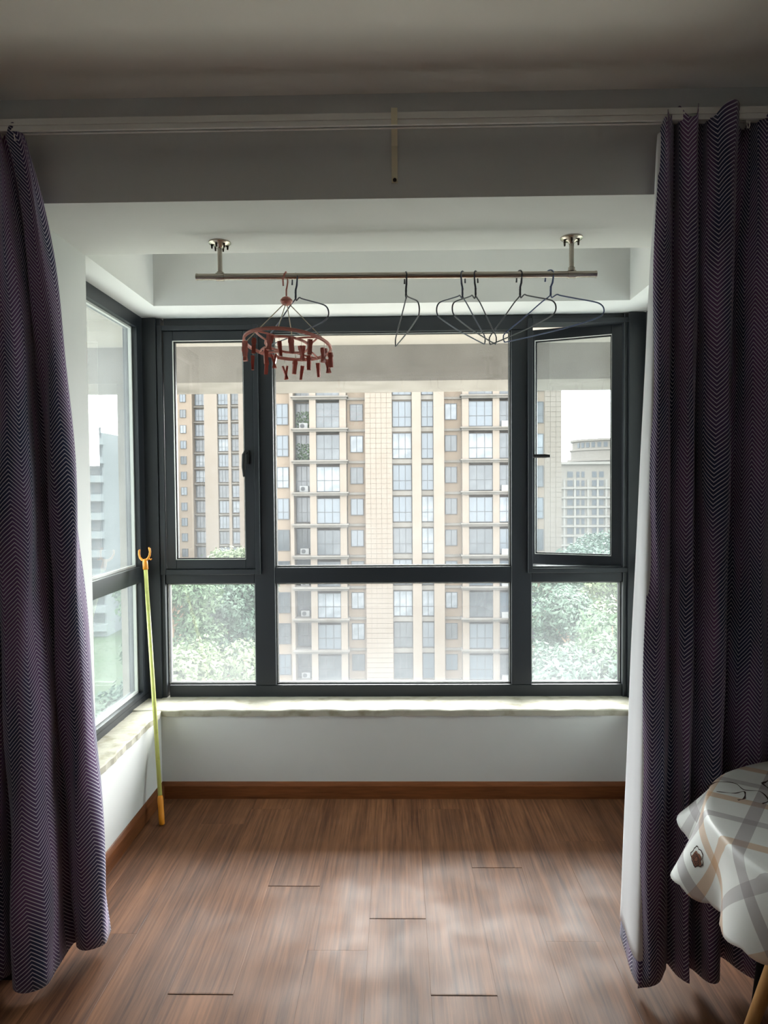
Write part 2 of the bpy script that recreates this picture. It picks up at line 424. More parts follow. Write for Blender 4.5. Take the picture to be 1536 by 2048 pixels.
# skirting
def skirt(name, pts, nrm):
    (x0, y0), (x1, y1) = pts; nx, ny = nrm
    prof = [(0, 0), (.014, 0), (.014, .062), (.009, .072), (.005, .078), (0, .08)]
    V = [(x0+nx*d, y0+ny*d, z) for d, z in prof] + [(x1+nx*d, y1+ny*d, z) for d, z in prof]
    n = len(prof)
    return struct(name, MB().add(V, [tuple(range(n)), tuple(range(n, 2*n))[::-1]] + [(i, n+i, n+(i+1) % n, (i+1) % n) for i in range(n)]), M_base)
skirt('baseboard_back', ((XL, YB), (XR, YB)), (0, -1))
skirt('baseboard_left', ((XL, 2.17), (XL, YB-.014)), (1, 0))
skirt('baseboard_right', ((XR, 2.17), (XR, YB-.014)), (-1, 0))

# floor: base slab plus laminate planks, each a part
fl = struct('floor', MB().box(RX0-.1, RX1+.1, RY0-.1, 3.6, -.14, -.012), M_joint)
PW = .1955; PL = 1.215; G = .0002
ends = {-5: 1.9, -4: 2.047, -3: 2.62, -2: 2.25, -1: 2.42, 0: 2.048, 1: 2.752, 2: 2.3, 3: 1.75, 4: 2.5, 5: 2.1}
swollen = {(-3, 2.62), (-1, 2.42), (0, 2.048), (-4, 2.047), (1, 2.752)}
def plank(x0, x1, y0, y1, lift):
    """laminate board; a swollen front edge curls up by lift"""
    ys = [y0, y0+.004, y0+.012, y0+.03, y0+.06, y0+.12, y1-.003, y1] if lift else [y0, y0+.002, y1-.002, y1]
    V = []
    for j, y in enumerate(ys):
        h = 0
        if lift:
            h = lift*math.exp(-((y-y0)/.035)) if j else lift*.7
            if y > y0+.1: h = 0
        elif j in (0, len(ys)-1): h = -.0002
        xs = [x0, x0+.0015, (x0+x1)/2, x1-.0015, x1]
        V.append((x0, y, -.012))
        for i, x in enumerate(xs):
            e = -.0003 if i in (0, 4) else (0 if i != 2 else 0)
            V.append((x, y, h*(1 if i == 2 else .85)+e))
        V.append((x1, y, -.012))
    n = 7; F = []
    for j in range(len(ys)-1):
        for k in range(n-1): F.append((j*n+k, j*n+k+1, (j+1)*n+k+1, (j+1)*n+k))
        F.append((j*n+6, j*n, (j+1)*n, (j+1)*n+6))
    F += [tuple(range(n))[::-1], tuple((len(ys)-1)*n+k for k in range(n))]
    return MB().add(V, F)
for c in range(-11, 11):
    bx0 = .0905 + c*PW; bx1 = bx0+PW
    e0 = ends.get(c, 1.3+((c*7919) % 100)/100*1.2)
    ys = [e0 + k*PL for k in range(-5, 4)]
    xa = max(bx0, RX0)+G/2; xb = min(bx1, RX1)-G/2
    if xb-xa < .02: continue
    segs = []
    for k in range(len(ys)-1):
        ya = ys[k]; yb = ys[k+1]
        lim = YB if (xb > XL-.02 and xa < XR+.02) else 2.17
        ya_ = max(ya, RY0); yb_ = min(yb, lim)
        if yb_-ya_ > .01: segs.append((ya_, yb_, round(ya, 3)))
    for ya_, yb_, key in segs:
        lift = .002 if (c, key) in swollen else 0
        x1a, x1b = xa, xb
        if yb_ > 2.3: x1a = max(xa, XL); x1b = min(xb, XR)
        plank(x1a, x1b, ya_+G/2, yb_-G/2, lift).build('plank', M_plank, fl)

# ------------------------------------------------------------------ windows
def bar(mb, x0, x1, z0, z1, y0=YF, y1=YF+.085): return mb.cbox(x0, x1, y0, y1, z0, z1, .003)
w1 = thing('window_1', None, None, (0, 0, 0), kind='structure')
FX0, FX1, FZ0, FZ1 = -1.285, 1.25, .418, 2.366
mb = MB()
bar(mb, FX0+.10, .686, FZ1-.074, FZ1); bar(mb, .686, FX1-.10, FZ1-.046, FZ1); bar(mb, FX0+.10, FX1-.10, FZ0, .482)
mb.build('outer_frame', M_frame, w1)
for x0, x1 in ((FX0, -1.197), (FX1-.102, FX1)):
    mb = MB(); bar(mb, x0, x1, FZ0, FZ1, YF-.012)
    mb.box(x0-.0 if x0 < 0 else x0+.02, x1-.02 if x0 < 0 else x1, YF-.03, YF-.012, FZ0, FZ1)
    mb.build('corner_post', M_frame, w1)
for x0, x1 in ((-.736, -.630), (.583, .686)):
    mb = MB(); bar(mb, x0, x1, .482, FZ1-.074, YF-.002); mb.build('mullion', M_frame, w1)
for x0, x1 in ((-1.197, -.736), (-.630, .583), (.686, 1.148)):
    mb = MB(); bar(mb, x0, x1, 1.010, 1.092, YF); mb.build('transom', M_frame, w1)
# rebate rims around the opening lights (proud by 1 cm)
def rim(x0, x1, z0, z1, w, y0, y1, parent, name, m=M_frame):
    mb = MB()
    mb.cbox(x0, x0+w, y0, y1, z0, z1, .002); mb.cbox(x1-w, x1, y0, y1, z0, z1, .002)
    mb.cbox(x0+w, x1-w, y0, y1, z1-w, z1, .002); mb.cbox(x0+w, x1-w, y0, y1, z0, z0+w, .002)
    return mb.build(name, m, parent)
def glaze(x0, x1, z0, z1, parent, g, gasket=.008, y=YF+.045):
    rim(x0, x1, z0, z1, gasket, y-.018, y-.004, parent, 'gasket', M_gasket)
    rim(x0+gasket*.4, x1-gasket*.4, z0+gasket*.4, z1-gasket*.4, .003, y-.021, y-.018, parent, 'sealant_bead', M_bead)
    rim(x0, x1, z0, z1, gasket*.7, y+.004, y+.02, parent, 'gasket', M_gasket)
    return MB().box(x0+.002, x1-.002, y-.003, y+.003, z0+.002, z1-.002).build('glass_pane', g, parent)
glaze(-.630, .583, 1.092, 2.292, w1, G_mid)
glaze(-1.197, -.736, .482, 1.010, w1, G_low)
glaze(-.630, .583, .482, 1.010, w1, G_low)
glaze(.686, 1.148, .482, 1.010, w1, G_low)
# left casement (closed), right casement (swung outward)
rim(-1.215, -.700, 1.060, 2.330, .026, YF-.022, YF-.002, w1, 'casement_rebate')
rim(.665, 1.195, 1.060, 2.345, .024, YF-.020, YF-.002, w1, 'casement_rebate')
def handle(parent, horiz, x, y, z):
    mb = MB()
    mb.cbox(x-.012, x+.012, y-.008, y, z-.035, z+.035, .003)
    if horiz:
        mb.tube([(x, y-.006, z), (x, y-.04, z)], .009, 10)
        mb.tube([(x-.005, y-.042, z), (x+.03, y-.044, z), (x+.09, y-.042, z-.001), (x+.115, y-.04, z-.002)], [.009, .010, .010, .007], 10)
    else:
        mb.tube([(x, y-.006, z+.02), (x, y-.036, z+.02)], .009, 10)
        mb.tube([(x, y-.034, z+.028), (x-.008, y-.042, z+.01), (x-.01, y-.044, z-.05), (x-.008, y-.038, z-.10)], [.008, .010, .010, .007], 10)
    o = mb.build('handle', M_gasket, parent); smooth_by_angle(o, 50)
def casement(w, z0, z1, fr, g, parent, loc, rz, horiz, hx):
    s_ = bpy.data.objects.new('casement', None); COL.objects.link(s_); s_.parent = parent
    s_.location = loc; s_.rotation_euler = (0, 0, rz)
    rim(-w, 0, z0, z1, fr, -.03, .03, s_, 'sash_frame')
    rim(-w+fr, -fr, z0+fr, z1-fr, .006, -.018, -.008, s_, 'gasket', M_gasket)
    rim(-w+fr-.002, -fr+.002, z0+fr-.002, z1-fr+.002, .0025, -.033, -.018, s_, 'sealant_bead', M_bead)
    MB().box(-w+fr, -fr, -.003, .003, z0+fr, z1-fr).build('glass_pane', g, s_)
    handle(s_, horiz, hx, -.03, 1.66)
    return s_
casement(.458, 1.088, 2.302, .050, G_mid, w1, (-.728, YF+.02, 0), 0, False, -.035)
casement(.505, 1.082, 2.33, .058, G_open, w1, (1.165, YF+.045, 0), -math.radians(22), True, -.505+.03)
# side windows
def side_window(name, xf, sgn, glass):
    """frame plane xf, opening towards the bay = sgn"""
    w = thing(name, None, None, (0, 0, 0), kind='structure')
    def b_(nm, y0, y1, z0, z1, d=.0, m=M_frame, th=.07):
        a, c = sorted((xf+sgn*d, xf-sgn*th)); return MB().box(a, c, y0, y1, z0, z1).build(nm, m, w)
    y0, y1 = 2.66, 3.615
    b_('outer_frame', y0, y1, FZ1-.06, FZ1+.002); b_('outer_frame', y0, y1, FZ0, .475)
    b_('outer_frame', y0, y0+.06, .475, FZ1-.06); b_('outer_frame', y1-.085, y1, .475, FZ1-.06)
    b_('transom', y0+.06, y1-.085, 1.035, 1.112, .004)
    b_('drip_groove', y0, y1, .452, .456, .001, M_gasket)
    for z0, z1 in ((.475, 1.035), (1.112, FZ1-.06)):
        for (a, b, c, d) in ((y0+.06, y0+.07, z0, z1), (y1-.095, y1-.085, z0, z1), (y0+.07, y1-.095, z0, z0+.01), (y0+.07, y1-.095, z1-.01, z1)):
            b_('sealant_bead', a, b, c, d, -.025, M_bead, .04)
        x_ = xf-sgn*.045
        MB().box(x_-.003, x_+.003, y0+.06, y1-.085, z0, z1).build('glass_pane', glass, w)
side_window('window_2', -1.287, 1, G_side)
side_window('window_3', 1.252, -1, G_side)

# ------------------------------------------------------------------ our building outside the glass
ov = MB().box(-6, 6, 3.75, 5.0, 2.47, 2.62).build('balcony_slab', M_outl)
tag(ov, 'cream concrete slab overhanging the outside of the window', 'slab')
bm_ = MB().box(-6, 6, 4.86, 5.44, 2.225, 2.47).build('downstand_beam', M_out)
tag(bm_, 'long grey rendered beam hanging below the slab outside the window', 'beam')
pl = MB().box(-1.93, -1.735, 4.9, 5.4, -3, 2.225).build('exterior_pillar', M_out)
tag(pl, 'grey rendered pillar outside, seen through the left side window', 'pillar')
op = MB()
op.box(RX0-.1, RX1+.1, 2.645, 3.72, ZC+.15, ZC+.3)
# ------------------------------------------------------------------ curtain rail
rl = thing('curtain_rail', 'long pale plastic curtain rail along the beam', 'curtain rail', (0, 2.07, 2.55))
mb = MB()
mb.box(-1.9, 1.95, -.013, .013, .012, .016); mb.box(-1.9, 1.95, -.013, -.010, -.014, .012); mb.box(-1.9, 1.95, .010, .013, -.014, .012)
mb.box(-1.9, 1.95, -.013, -.004, -.018, -.014); mb.box(-1.9, 1.95, .004, .013, -.018, -.014); mb.box(-1.9, 1.95, -.017, -.013, -.004, .002)
mb.build('track', M_rail, rl)
def bracket(x):
    mb = MB(); x0, x1 = x-.009, x+.009
    # one bent strip: clip over the track, arm back to the beam, plate down the beam face
    prof = [(-.020, -.022), (-.020, .021), (.05, .021), (.088, -.03), (.098, -.12), (.098, -.135)]
    th = .004
    for (a, b) in zip(prof[:-1], prof[1:]):
        d = Vector((b[0]-a[0], b[1]-a[1])).normalized(); nn = Vector((d.y, -d.x))*th
        P = [(x0, a[0], a[1]), (x1, a[0], a[1]), (x1, a[0]-nn.x, a[1]-nn.y), (x0, a[0]-nn.x, a[1]-nn.y),
             (x0, b[0], b[1]), (x1, b[0], b[1]), (x1, b[0]-nn.x, b[1]-nn.y), (x0, b[0]-nn.x, b[1]-nn.y)]
        mb.add(P, [(0,1,2,3), (7,6,5,4), (0,4,5,1), (1,5,6,2), (2,6,7,3), (3,7,4,0)])
    o = mb.build('bracket', M_bracket, rl)
    MB().lathe([(.0055, 0), (.0055, .003), (.003, .005)], (x, .095, -.128), 12, Matrix.Rotation(PI/2, 4, 'X')).build('screw', M_screw, o)
for x in (0.0, -1.5, 1.6): bracket(x)

# ------------------------------------------------------------------ curtains
def spline(pts, n):
    P = [np.array(p, float) for p in pts]; P = [2*P[0]-P[1]] + P + [2*P[-1]-P[-2]]
    out = []; segs = len(P)-3
    for i in range(n):
        t = i/(n-1)*segs; k = min(int(t), segs-1); t -= k
        a, b, c, d = P[k:k+4]
        out.append(.5*((2*b)+(c-a)*t+(2*a-5*b+4*c-d)*t*t+(3*b-a-3*c+d)*t**3))
    return np.array(out)
def curtain_mesh(top, bot, ztop, zbot, nu, nv, name, m, parent, width=None, u0=0, wob=1, ease=1.0, pleat=True, bow=None):
    T = spline(top, nu); B = spline(bot, nu)
    d = np.r_[0, np.cumsum(np.linalg.norm(np.diff(B, axis=0), axis=1))]
    U = d/d[-1]*(width or d[-1])+u0
    V = []; uv = []
    for j in range(nv+1):
        s = j/nv
        e = s**ease
        for i in range(nu):
            q = T[i]*(1-e)+B[i]*e
            if bow: q = q + np.array(bow(s, i/(nu-1)))
            zb = zbot(i/(nu-1), U[i]); zt = ztop(i/(nu-1), U[i])
            z = zt*(1-s)+zb*s
            w = wob*.004*math.sin(z*5+i*.21)+wob*.003*math.sin(z*11+i*.13)
            V.append((q[0]+w, q[1]+w*.7, z)); uv.append((U[i], z-(2.5-z)*0))
    F = [(j*nu+i, (j+1)*nu+i, (j+1)*nu+i+1, j*nu+i+1) for j in range(nv) for i in range(nu-1)]
    o = MB().add(V, F).build(name, m, parent, smooth=True, uv=uv)
    md = o.modifiers.new('thickness', 'SOLIDIFY'); md.thickness = .0016; md.offset = 0
    return o
zt = 2.56
# left curtain
lc = thing('curtain', 'purple and navy herringbone curtain hanging at the left of the bay', 'curtain', (-1.25, 2.07, 0), group='herringbone curtains')
def off(pts, dx=1.25, dy=-2.07): return [(x+dx, y+dy) for x, y in pts]
botL = [(-1.02, 2.27), (-.965, 2.285), (-.94, 2.24), (-.942, 2.19), (-.985, 2.165), (-1.03, 2.19), (-1.052, 2.215), (-1.05, 2.13), (-1.06, 2.06), (-1.11, 2.025),
        (-1.155, 2.05), (-1.175, 2.12), (-1.18, 2.06), (-1.215, 2.01), (-1.27, 2.02), (-1.30, 2.10), (-1.32, 2.03), (-1.38, 2.0), (-1.45, 2.04), (-1.5, 2.1)]
topL = [(-1.10, 2.10), (-1.085, 2.09), (-1.078, 2.075), (-1.084, 2.06), (-1.10, 2.055), (-1.12, 2.07), (-1.13, 2.09), (-1.14, 2.07), (-1.15, 2.05), (-1.17, 2.045),
        (-1.19, 2.06), (-1.20, 2.09), (-1.21, 2.06), (-1.23, 2.045), (-1.26, 2.05), (-1.28, 2.09), (-1.30, 2.06), (-1.34, 2.05), (-1.38, 2.06), (-1.42, 2.09)]
curtain_mesh(off(topL), off(botL), lambda t, u: zt-.022+.018*math.cos(u*60), lambda t, u: .035+.02*math.sin(u*9), 220, 60, 'fabric', M_curtain, lc,
             width=1.25, ease=.62, bow=lambda s, t: (.022*math.sin(PI*min(1, s*1.6))*(1-t)*(1-s), 0))
# right curtain
rc = thing('curtain', 'dark purple herringbone curtain with white lining at the right of the bay', 'curtain', (.95, 2.07, 0), group='herringbone curtains')
botR = [(.716, 2.275), (.712, 2.20), (.704, 2.12), (.702, 2.065), (.725, 2.045), (.765, 2.05), (.79, 2.085), (.81, 2.12), (.825, 2.07), (.845, 2.05), (.865, 2.10), (.88, 2.13), (.895, 2.07),
        (.92, 2.045), (.94, 2.06), (.95, 2.12), (.975, 2.15), (1.01, 2.10), (1.06, 2.08), (1.11, 2.13), (1.16, 2.09), (1.24, 2.07), (1.30, 2.12), (1.38, 2.08), (1.46, 2.10)]
topR = [(.775, 2.12), (.765, 2.10), (.757, 2.08), (.753, 2.062), (.765, 2.045), (.785, 2.055), (.795, 2.085), (.805, 2.10), (.82, 2.06), (.845, 2.04), (.865, 2.07), (.875, 2.10), (.89, 2.06),
        (.93, 2.035), (.965, 2.05), (.985, 2.10), (1.01, 2.13), (1.03, 2.09), (1.06, 2.06), (1.11, 2.10), (1.16, 2.06), (1.24, 2.05), (1.30, 2.10), (1.38, 2.06), (1.46, 2.08)]
def offr(p): return off(p, -.95, -2.07)
def zbR(t, u): return .035+.035*min(1, max(0, (t-.12)*6)) + .012*math.sin(u*11) if t > .12 else .035-.03*max(0, 1-abs(t-.10)*20)
curtain_mesh(offr(topR[3:]), offr(botR[3:]), lambda t, u: zt-.015+.022*math.sin(u*55)+(-.03 if t < .06 else .01), lambda t, u: .012+.03*min(1, t*8)+.012*math.sin(u*11), 240, 60, 'fabric', M_curtain, rc,
             width=1.55, ease=.8)
# folded-back leading edge showing the lining, with a fabric hem
ledge_b = [(.716, 2.275), (.709, 2.20), (.700, 2.12), (.701, 2.070), (.716, 2.062)]
ledge_t = [(.772, 2.12), (.762, 2.10), (.753, 2.08), (.753, 2.064), (.766, 2.058)]
curtain_mesh(offr(ledge_t), offr(ledge_b), lambda t, u: zt-.06, lambda t, u: .095, 40, 60, 'lining', M_lining, rc, ease=.8, wob=.2)
curtain_mesh(offr([tuple(np.array(a)*.037+np.array(b)*.963) for a, b in zip(ledge_t, ledge_b)]), offr(ledge_b), lambda t, u: .097, lambda t, u: .04-.02*t, 20, 4, 'hem', M_curtain, rc, ease=1, wob=0)
# curtain hooks and runners
def hooks(root, x0, xs, dy=0):
    for x in xs:
        mb = MB(); mb.box(x-.004, x+.004, -.004, .004, 2.525, 2.545)
        mb.tube([(x, 0, 2.526), (x, -.004, 2.51), (x, -.014, 2.505), (x, -.018, 2.52)], .0016, 6)
        mb.build('hook', M_rail, root)
hooks(lc, 0, (.16, .11, .04, -.04, -.12))
hooks(rc, 0, (-.185, -.17, -.10, -.02, .05, .12, .3))

# ------------------------------------------------------------------ clothes rail
YP, ZP, RP = 2.53, 2.246, .0115
cr = thing('clothes_rail', 'stainless steel clothes rail on two posts under the beam', 'clothes rail', (0, YP, ZP))
mb = MB().tube([(-.705, 0, .004), (.705, 0, -.004)], RP, 20); o = mb.build('pipe', M_steel, cr); smooth_by_angle(o, 40)
mb = MB().tube([(-.700, 0, .004), (-.7055, 0, .004)], RP+.0008, 20).build('end_cap', M_steel, cr); MB().tube([(.700, 0, -.004), (.7055, 0, -.004)], RP+.0008, 20).build('end_cap', M_steel, cr)
for x in (-.62, .618):
    o = MB().tube([(x, 0, .008), (x, 0, ZH-ZP-.004)], .0085, 16).build('post', M_steel, cr); smooth_by_angle(o, 40)
    o = MB().tube([(x-.014, 0, .004*(-x/.7)), (x+.014, 0, .004*(-x/.7))], RP+.003, 20).lathe([(.012, .008), (.012, .02), (.009, .022)], (x, 0, 0), 16).build('clamp_ring', M_steel, cr); smooth_by_angle(o, 40)
    o = MB().lathe([(.0095, -.022), (.013, -.016), (.034, -.008), (.039, -.004), (.039, 0)], (x, 0, ZH-ZP), 28).build('ceiling_flange', M_steel, cr); smooth_by_angle(o, 50)
    for k in range(6):
        a = k*PI/3+.3
        MB().tube([(x+.027*math.cos(a), .027*math.sin(a), ZH-ZP-.008), (x+.027*math.cos(a), .027*math.sin(a), ZH-ZP-.024)], [.0045, .0028], 8).build('screw', M_screw, o)

# ------------------------------------------------------------------ wire hangers
def hanger(x, yaw, near, roll, mcol, label, w=.205, twist=0):
    """near=+1: right-hand tip comes towards the camera. Local x runs to the near tip."""
    root = thing('wire_hanger', label, 'hanger', (x, YP, ZP+RP+.0015), group='wire hangers on the clothes rail')
    root.rotation_euler = (0, roll, yaw)
    r = .0024
    R_ = RP+.003
    # hook: from the free end on the far side, over the pipe, down the near side to the neck
    hk = []
    for k in range(13):
        a = PI + .15 - k*(PI+.15)/12*1.0
        hk.append((R_*math.cos(a)*1.15-.004, 0, -R_+R_*math.sin(a)))
    pts = [(-R_*1.15-.006, 0, -R_-.022)] + hk + [(.008, 0, -.045), (.001, 0, -.058), (0, 0, -.085)]
    mb = MB().tube(pts, [r*1.3]+[r]*(len(pts)-4)+[r*1.5]*3, 8)
    for k in range(2):   # twisted neck
        mb.tube([(.0022*math.cos(k*PI+t*2.2), .0022*math.sin(k*PI+t*2.2), -.058-t*.0045) for t in range(8)], r, 6)
    body = [(.001, 0, -.088), (.006, 0, -.097), (.026, 0, -.091), (.042, 0, -.098), (.10, 0, -.119), (w-.035, 0, -.144), (w-.010, 0, -.158), (w, 0, -.174), (w-.004, 0, -.190), (w-.03, 0, -.200),
            (0.06, 0, -.212), (-.06, 0, -.218), (-w+.02, 0, -.222), (-w+.004, 0, -.218), (-w, 0, -.204), (-w+.010, 0, -.188), (-.12, 0, -.150), (-.04, 0, -.106), (-.012, 0, -.094), (-.001, 0, -.088)]
    b = spline([(p_[0], p_[2]) for p_ in body], 90)
    mb.tube([(q[0], twist*math.sin(i/90*2*PI)*.006, q[1]) for i, q in enumerate(b)], r, 8)
    o = mb.build('wire', mcol, root, smooth=True)
    return root
hangs = [(-.353, -50, M_wire_grey, 'grey-blue wire hanger hooked just right of the pink clip hanger', .0),
         (.037, -78, M_wire_dark, 'dark wire hanger alone near the middle of the rail, seen almost edge-on', .0),
         (.236, -120, M_wire_grey, 'grey-blue wire hanger, leftmost of the overlapping four, its tip reaching left', .0),
         (.282, -117, M_wire_dark, 'dark wire hanger second from left in the overlapping four', .0),
         (.438, -66, M_wire_dark, 'dark wire hanger with thick black neck, third of the overlapping four', .0),
         (.545, -45, M_wire_blue, 'blue wire hanger nearest the right post, its tip past the rail end', .0)]
for x, yaw, m, lab, rollv in hangs:
    hanger(x, math.radians(yaw), 1, rollv, m, lab, twist=random.uniform(-1, 1))

# ------------------------------------------------------------------ round clip hanger
XK = -.386
ck = thing('clip_hanger', 'round pink plastic sock hanger with hanging clips on the rail', 'clip hanger', (XK, YP, ZP))
o = MB().tube([(-.008, -.016, -.035), (-.009, -.016, -.01), (-.004, -.013, .006), (0, -.004, .0165), (0, .006, .0155), (.002, .016, .004), (.003, .015, -.014), (.002, .006, -.032), (0, 0, -.045), (0, 0, -.066)],
              [.003]*10, 10).build('hook', M_pink, ck, smooth=True)
MB().lathe([(.004, -.068), (.014, -.072), (.021, -.080), (.022, -.086), (.018, -.094), (.010, -.099), (.004, -.1)], n=24).build('hub', M_pink, ck, smooth=True)
RR = .153
tilt = Matrix.Rotation(math.radians(-9.5), 4, 'X') @ Matrix.Rotation(math.radians(4.5), 4, 'Y')
ZR = -.238
def rp(r, a, dz=0): return tilt @ Vector((r*math.cos(a), r*math.sin(a), dz)) + Vector((.002, 0, ZR))
def band(mb, r, h, t, n=72):
    V = []; F = []
    for k in range(n):
        a = 2*PI*k/n
        V += [rp(r-t, a, -h/2), rp(r+t, a, -h/2), rp(r+t, a, h/2), rp(r-t, a, h/2)]
    for k in range(n):
        l = (k+1) % n
        for q in range(4): F.append((k*4+q, k*4+(q+1) % 4, l*4+(q+1) % 4, l*4+q))
    mb.add(V, F); return mb
mb = band(MB(), RR, .007, .0045); band(mb, RR-.002, .012, .0012); mb.build('outer_ring', M_pink, ck)
mb = band(MB(), .078, .007, .0035); mb.build('inner_ring', M_pink, ck)
for k in range(4):
    a0 = k*PI/2+.9
    for sgn in (-1, 1):
        pts = [rp(.080+(RR-.080)*t, a0+sgn*(.38*(1-t)**1.2), -.001) for t in (0, .25, .5, .75, 1)]
        MB().tube(pts, .0035, 8).build('spoke', M_pink, ck, smooth=True)
for k in range(4):
    a = k*PI/2+PI/2-.05
    MB().tube([Vector((.010*math.cos(a), .010*math.sin(a), -.095)), rp(RR, a, .003)], .0018, 6).build('string', M_string, ck)
def clip_mesh(open_):
    mb = MB()
    for s_ in (-1, 1):
        ang = open_*s_
        M_ = Matrix.Translation((0, 0, -.024)) @ Matrix.Rotation(ang, 4, 'Y')
        mb.box(-.0008 if s_ > 0 else -.0048, .0048 if s_ > 0 else .0008, -.0055, .0055, -.021, .022, M_)
        mb.box(.003*s_-.0016, .003*s_+.0016, -.0068, .0068, .008, .016, M_)
    mb.tube([(-.006, 0, -.022), (0, .0035, -.020), (.006, 0, -.022), (0, -.0035, -.024)], .0011, 6, closed=True)
    mb.v = [tuple(1.2*q for q in p_) for p_ in mb.v]
    return mb.mesh('clothespin', M_pinkc)
cm = [clip_mesh(.05), clip_mesh(.26)]
spec = [(RR, a, 1.0) for a in np.linspace(0, 2*PI, 14, endpoint=False)] + [(.078, a+.3, .8) for a in np.linspace(0, 2*PI, 6, endpoint=False)]
for i, (r, a, l) in enumerate(spec):
    top = rp(r, a, -.004); dz = random.uniform(.010, .022)
    o = link('clothespin', cm[1 if i % 3 == 1 else 0], ck)
    o.location = top + Vector((0, 0, -dz)); o.rotation_euler = (random.uniform(-.12, .12), random.uniform(-.15, .15), random.uniform(0, PI))
    MB().tube([top+Vector((0, 0, .005)), top+Vector((0, 0, -dz-.004))], .0007, 5).build('clip_wire', M_steel, ck)

# ------------------------------------------------------------------ clothes pole
A = Vector((-1.058, 3.10, .002)); B = Vector((-1.232, 3.435, 1.16))
cp = thing('clothes_pole', 'yellow-green clothes prop with orange fork leaning in the left corner', 'pole', A)
d = (B-A); Lp = d.length; q = Vector((0, 0, 1)).rotation_difference(d.normalized())
cp.rotation_mode = 'QUATERNION'; cp.rotation_quaternion = q
MB().tube([(0, 0, .11), (0, 0, Lp-.03)], .0095, 16).build('shaft', M_pole, cp, smooth=True)
MB().lathe([(.008, 0), (.012, .004), (.013, .03), (.012, .07), (.0135, .10), (.012, .115), (.0098, .125)], n=20).build('handle_grip', M_orange, cp, smooth=True)
mb = MB().lathe([(.0105, Lp-.055), (.013, Lp-.05), (.0125, Lp-.02), (.011, Lp-.005), (.006, Lp)], n=18)
for s_ in (-1, 1):
    mb.tube([(s_*.002, 0, Lp-.008), (s_*.016, 0, Lp-.002), (s_*.027, 0, Lp+.012), (s_*.031, 0, Lp+.030), (s_*.029, 0, Lp+.046), (s_*.025, 0, Lp+.052)], [.007, .006, .0055, .005, .0055, .004], 10)
mb.tube([(.020, 0, Lp), (.032, 0, Lp-.010), (.037, 0, Lp-.006)], .003, 8)
o = mb.build('fork', M_orange, cp, smooth=True); o.rotation_euler = (0, 0, -.25)

# ------------------------------------------------------------------ round table, cloth and stool
TC = Vector((1.185, 1.56, 0)); TZ = .716; TR = .462
tb = thing('round_table', 'round wooden table at the right hidden under the printed cloth', 'table', TC)
o = MB().lathe([(TR-.012, TZ-.024), (TR-.003, TZ-.020), (TR-.003, TZ-.006), (TR-.008, TZ-.002)], n=64).build('tabletop', M_leg, tb); smooth_by_angle(o)
for a in (2.55+.1, 2.55+PI/2, 2.55+PI, 2.55-PI/2+.1):
    t0 = Vector((.21*math.cos(a), .21*math.sin(a), TZ-.03)); t1 = Vector((.405*math.cos(a), .405*math.sin(a), 0))
    MB().tube([t0, t0.lerp(t1, .5), t1], [.021, .018, .013], 14).build('leg', M_leg, tb, smooth=True)
nA, nR = 360, 30
V = [(0, 0, TZ)]; uv = [(0, 0)]; F = []
flat = [.12, .24, .34, .42, .448, .462]
def folds(a):
    return (.55+.45*math.cos(11*a+.5+.7*math.sin(2*a)))*(.75+.25*math.sin(3*a+1))
for j, r in enumerate(flat):
    for i in range(nA):
        a = 2*PI*i/nA
        V.append((r*math.cos(a), r*math.sin(a), TZ+.0015)); uv.append((r*math.cos(a), r*math.sin(a)))
nd = 22
def drape_len(a, end=0): return .165+.02*math.cos(2*a+1)+.008*abs(math.sin(a*26))*end
def drape(a, l, L_, lift=0):
    # point of the hanging cloth at angle a, length l below the rim: ridges flare out, valleys fall inwards
    f = folds(a); s_ = l/L_; k = min(1, l/.02)
    out_ = .006*math.sin(k*PI/2) + (l**1.15)*(.85*f-.10) + lift
    dz = l*math.sqrt(max(.3, 1-(.85*f-.1)**2*.8))
    if l < .02: dz = .004*(k*k)+l*.6*k
    aa = a + .035*math.sin(11*a+1.2)*s_
    return ((TR+out_)*math.cos(aa), (TR+out_)*math.sin(aa), TZ+.0015-dz+lift*.5)
for j in range(1, nd+1):
    for i in range(nA):
        a = 2*PI*i/nA; L_ = drape_len(a, max(0, (j-nd+6)/6)); l = L_*j/nd
        V.append(drape(a, l, L_)); uv.append(((TR+l)*math.cos(a), (TR+l)*math.sin(a)))
rows = len(flat)+nd
for i in range(nA): F.append((0, 1+i, 1+(i+1) % nA))
for j in range(rows-1):
    for i in range(nA):
        l = (i+1) % nA
        F.append((1+j*nA+i, 1+(j+1)*nA+i, 1+(j+1)*nA+l, 1+j*nA+l))
tcl = MB().add(V, F).build('tablecloth', M_cloth, None, smooth=True, uv=uv)
md = tcl.modifiers.new('thickness', 'SOLIDIFY'); md.thickness = .001; md.offset = 1
tcl.location = TC; tag(tcl, 'white scalloped tablecloth with beige and grey bands over the round table', 'tablecloth')
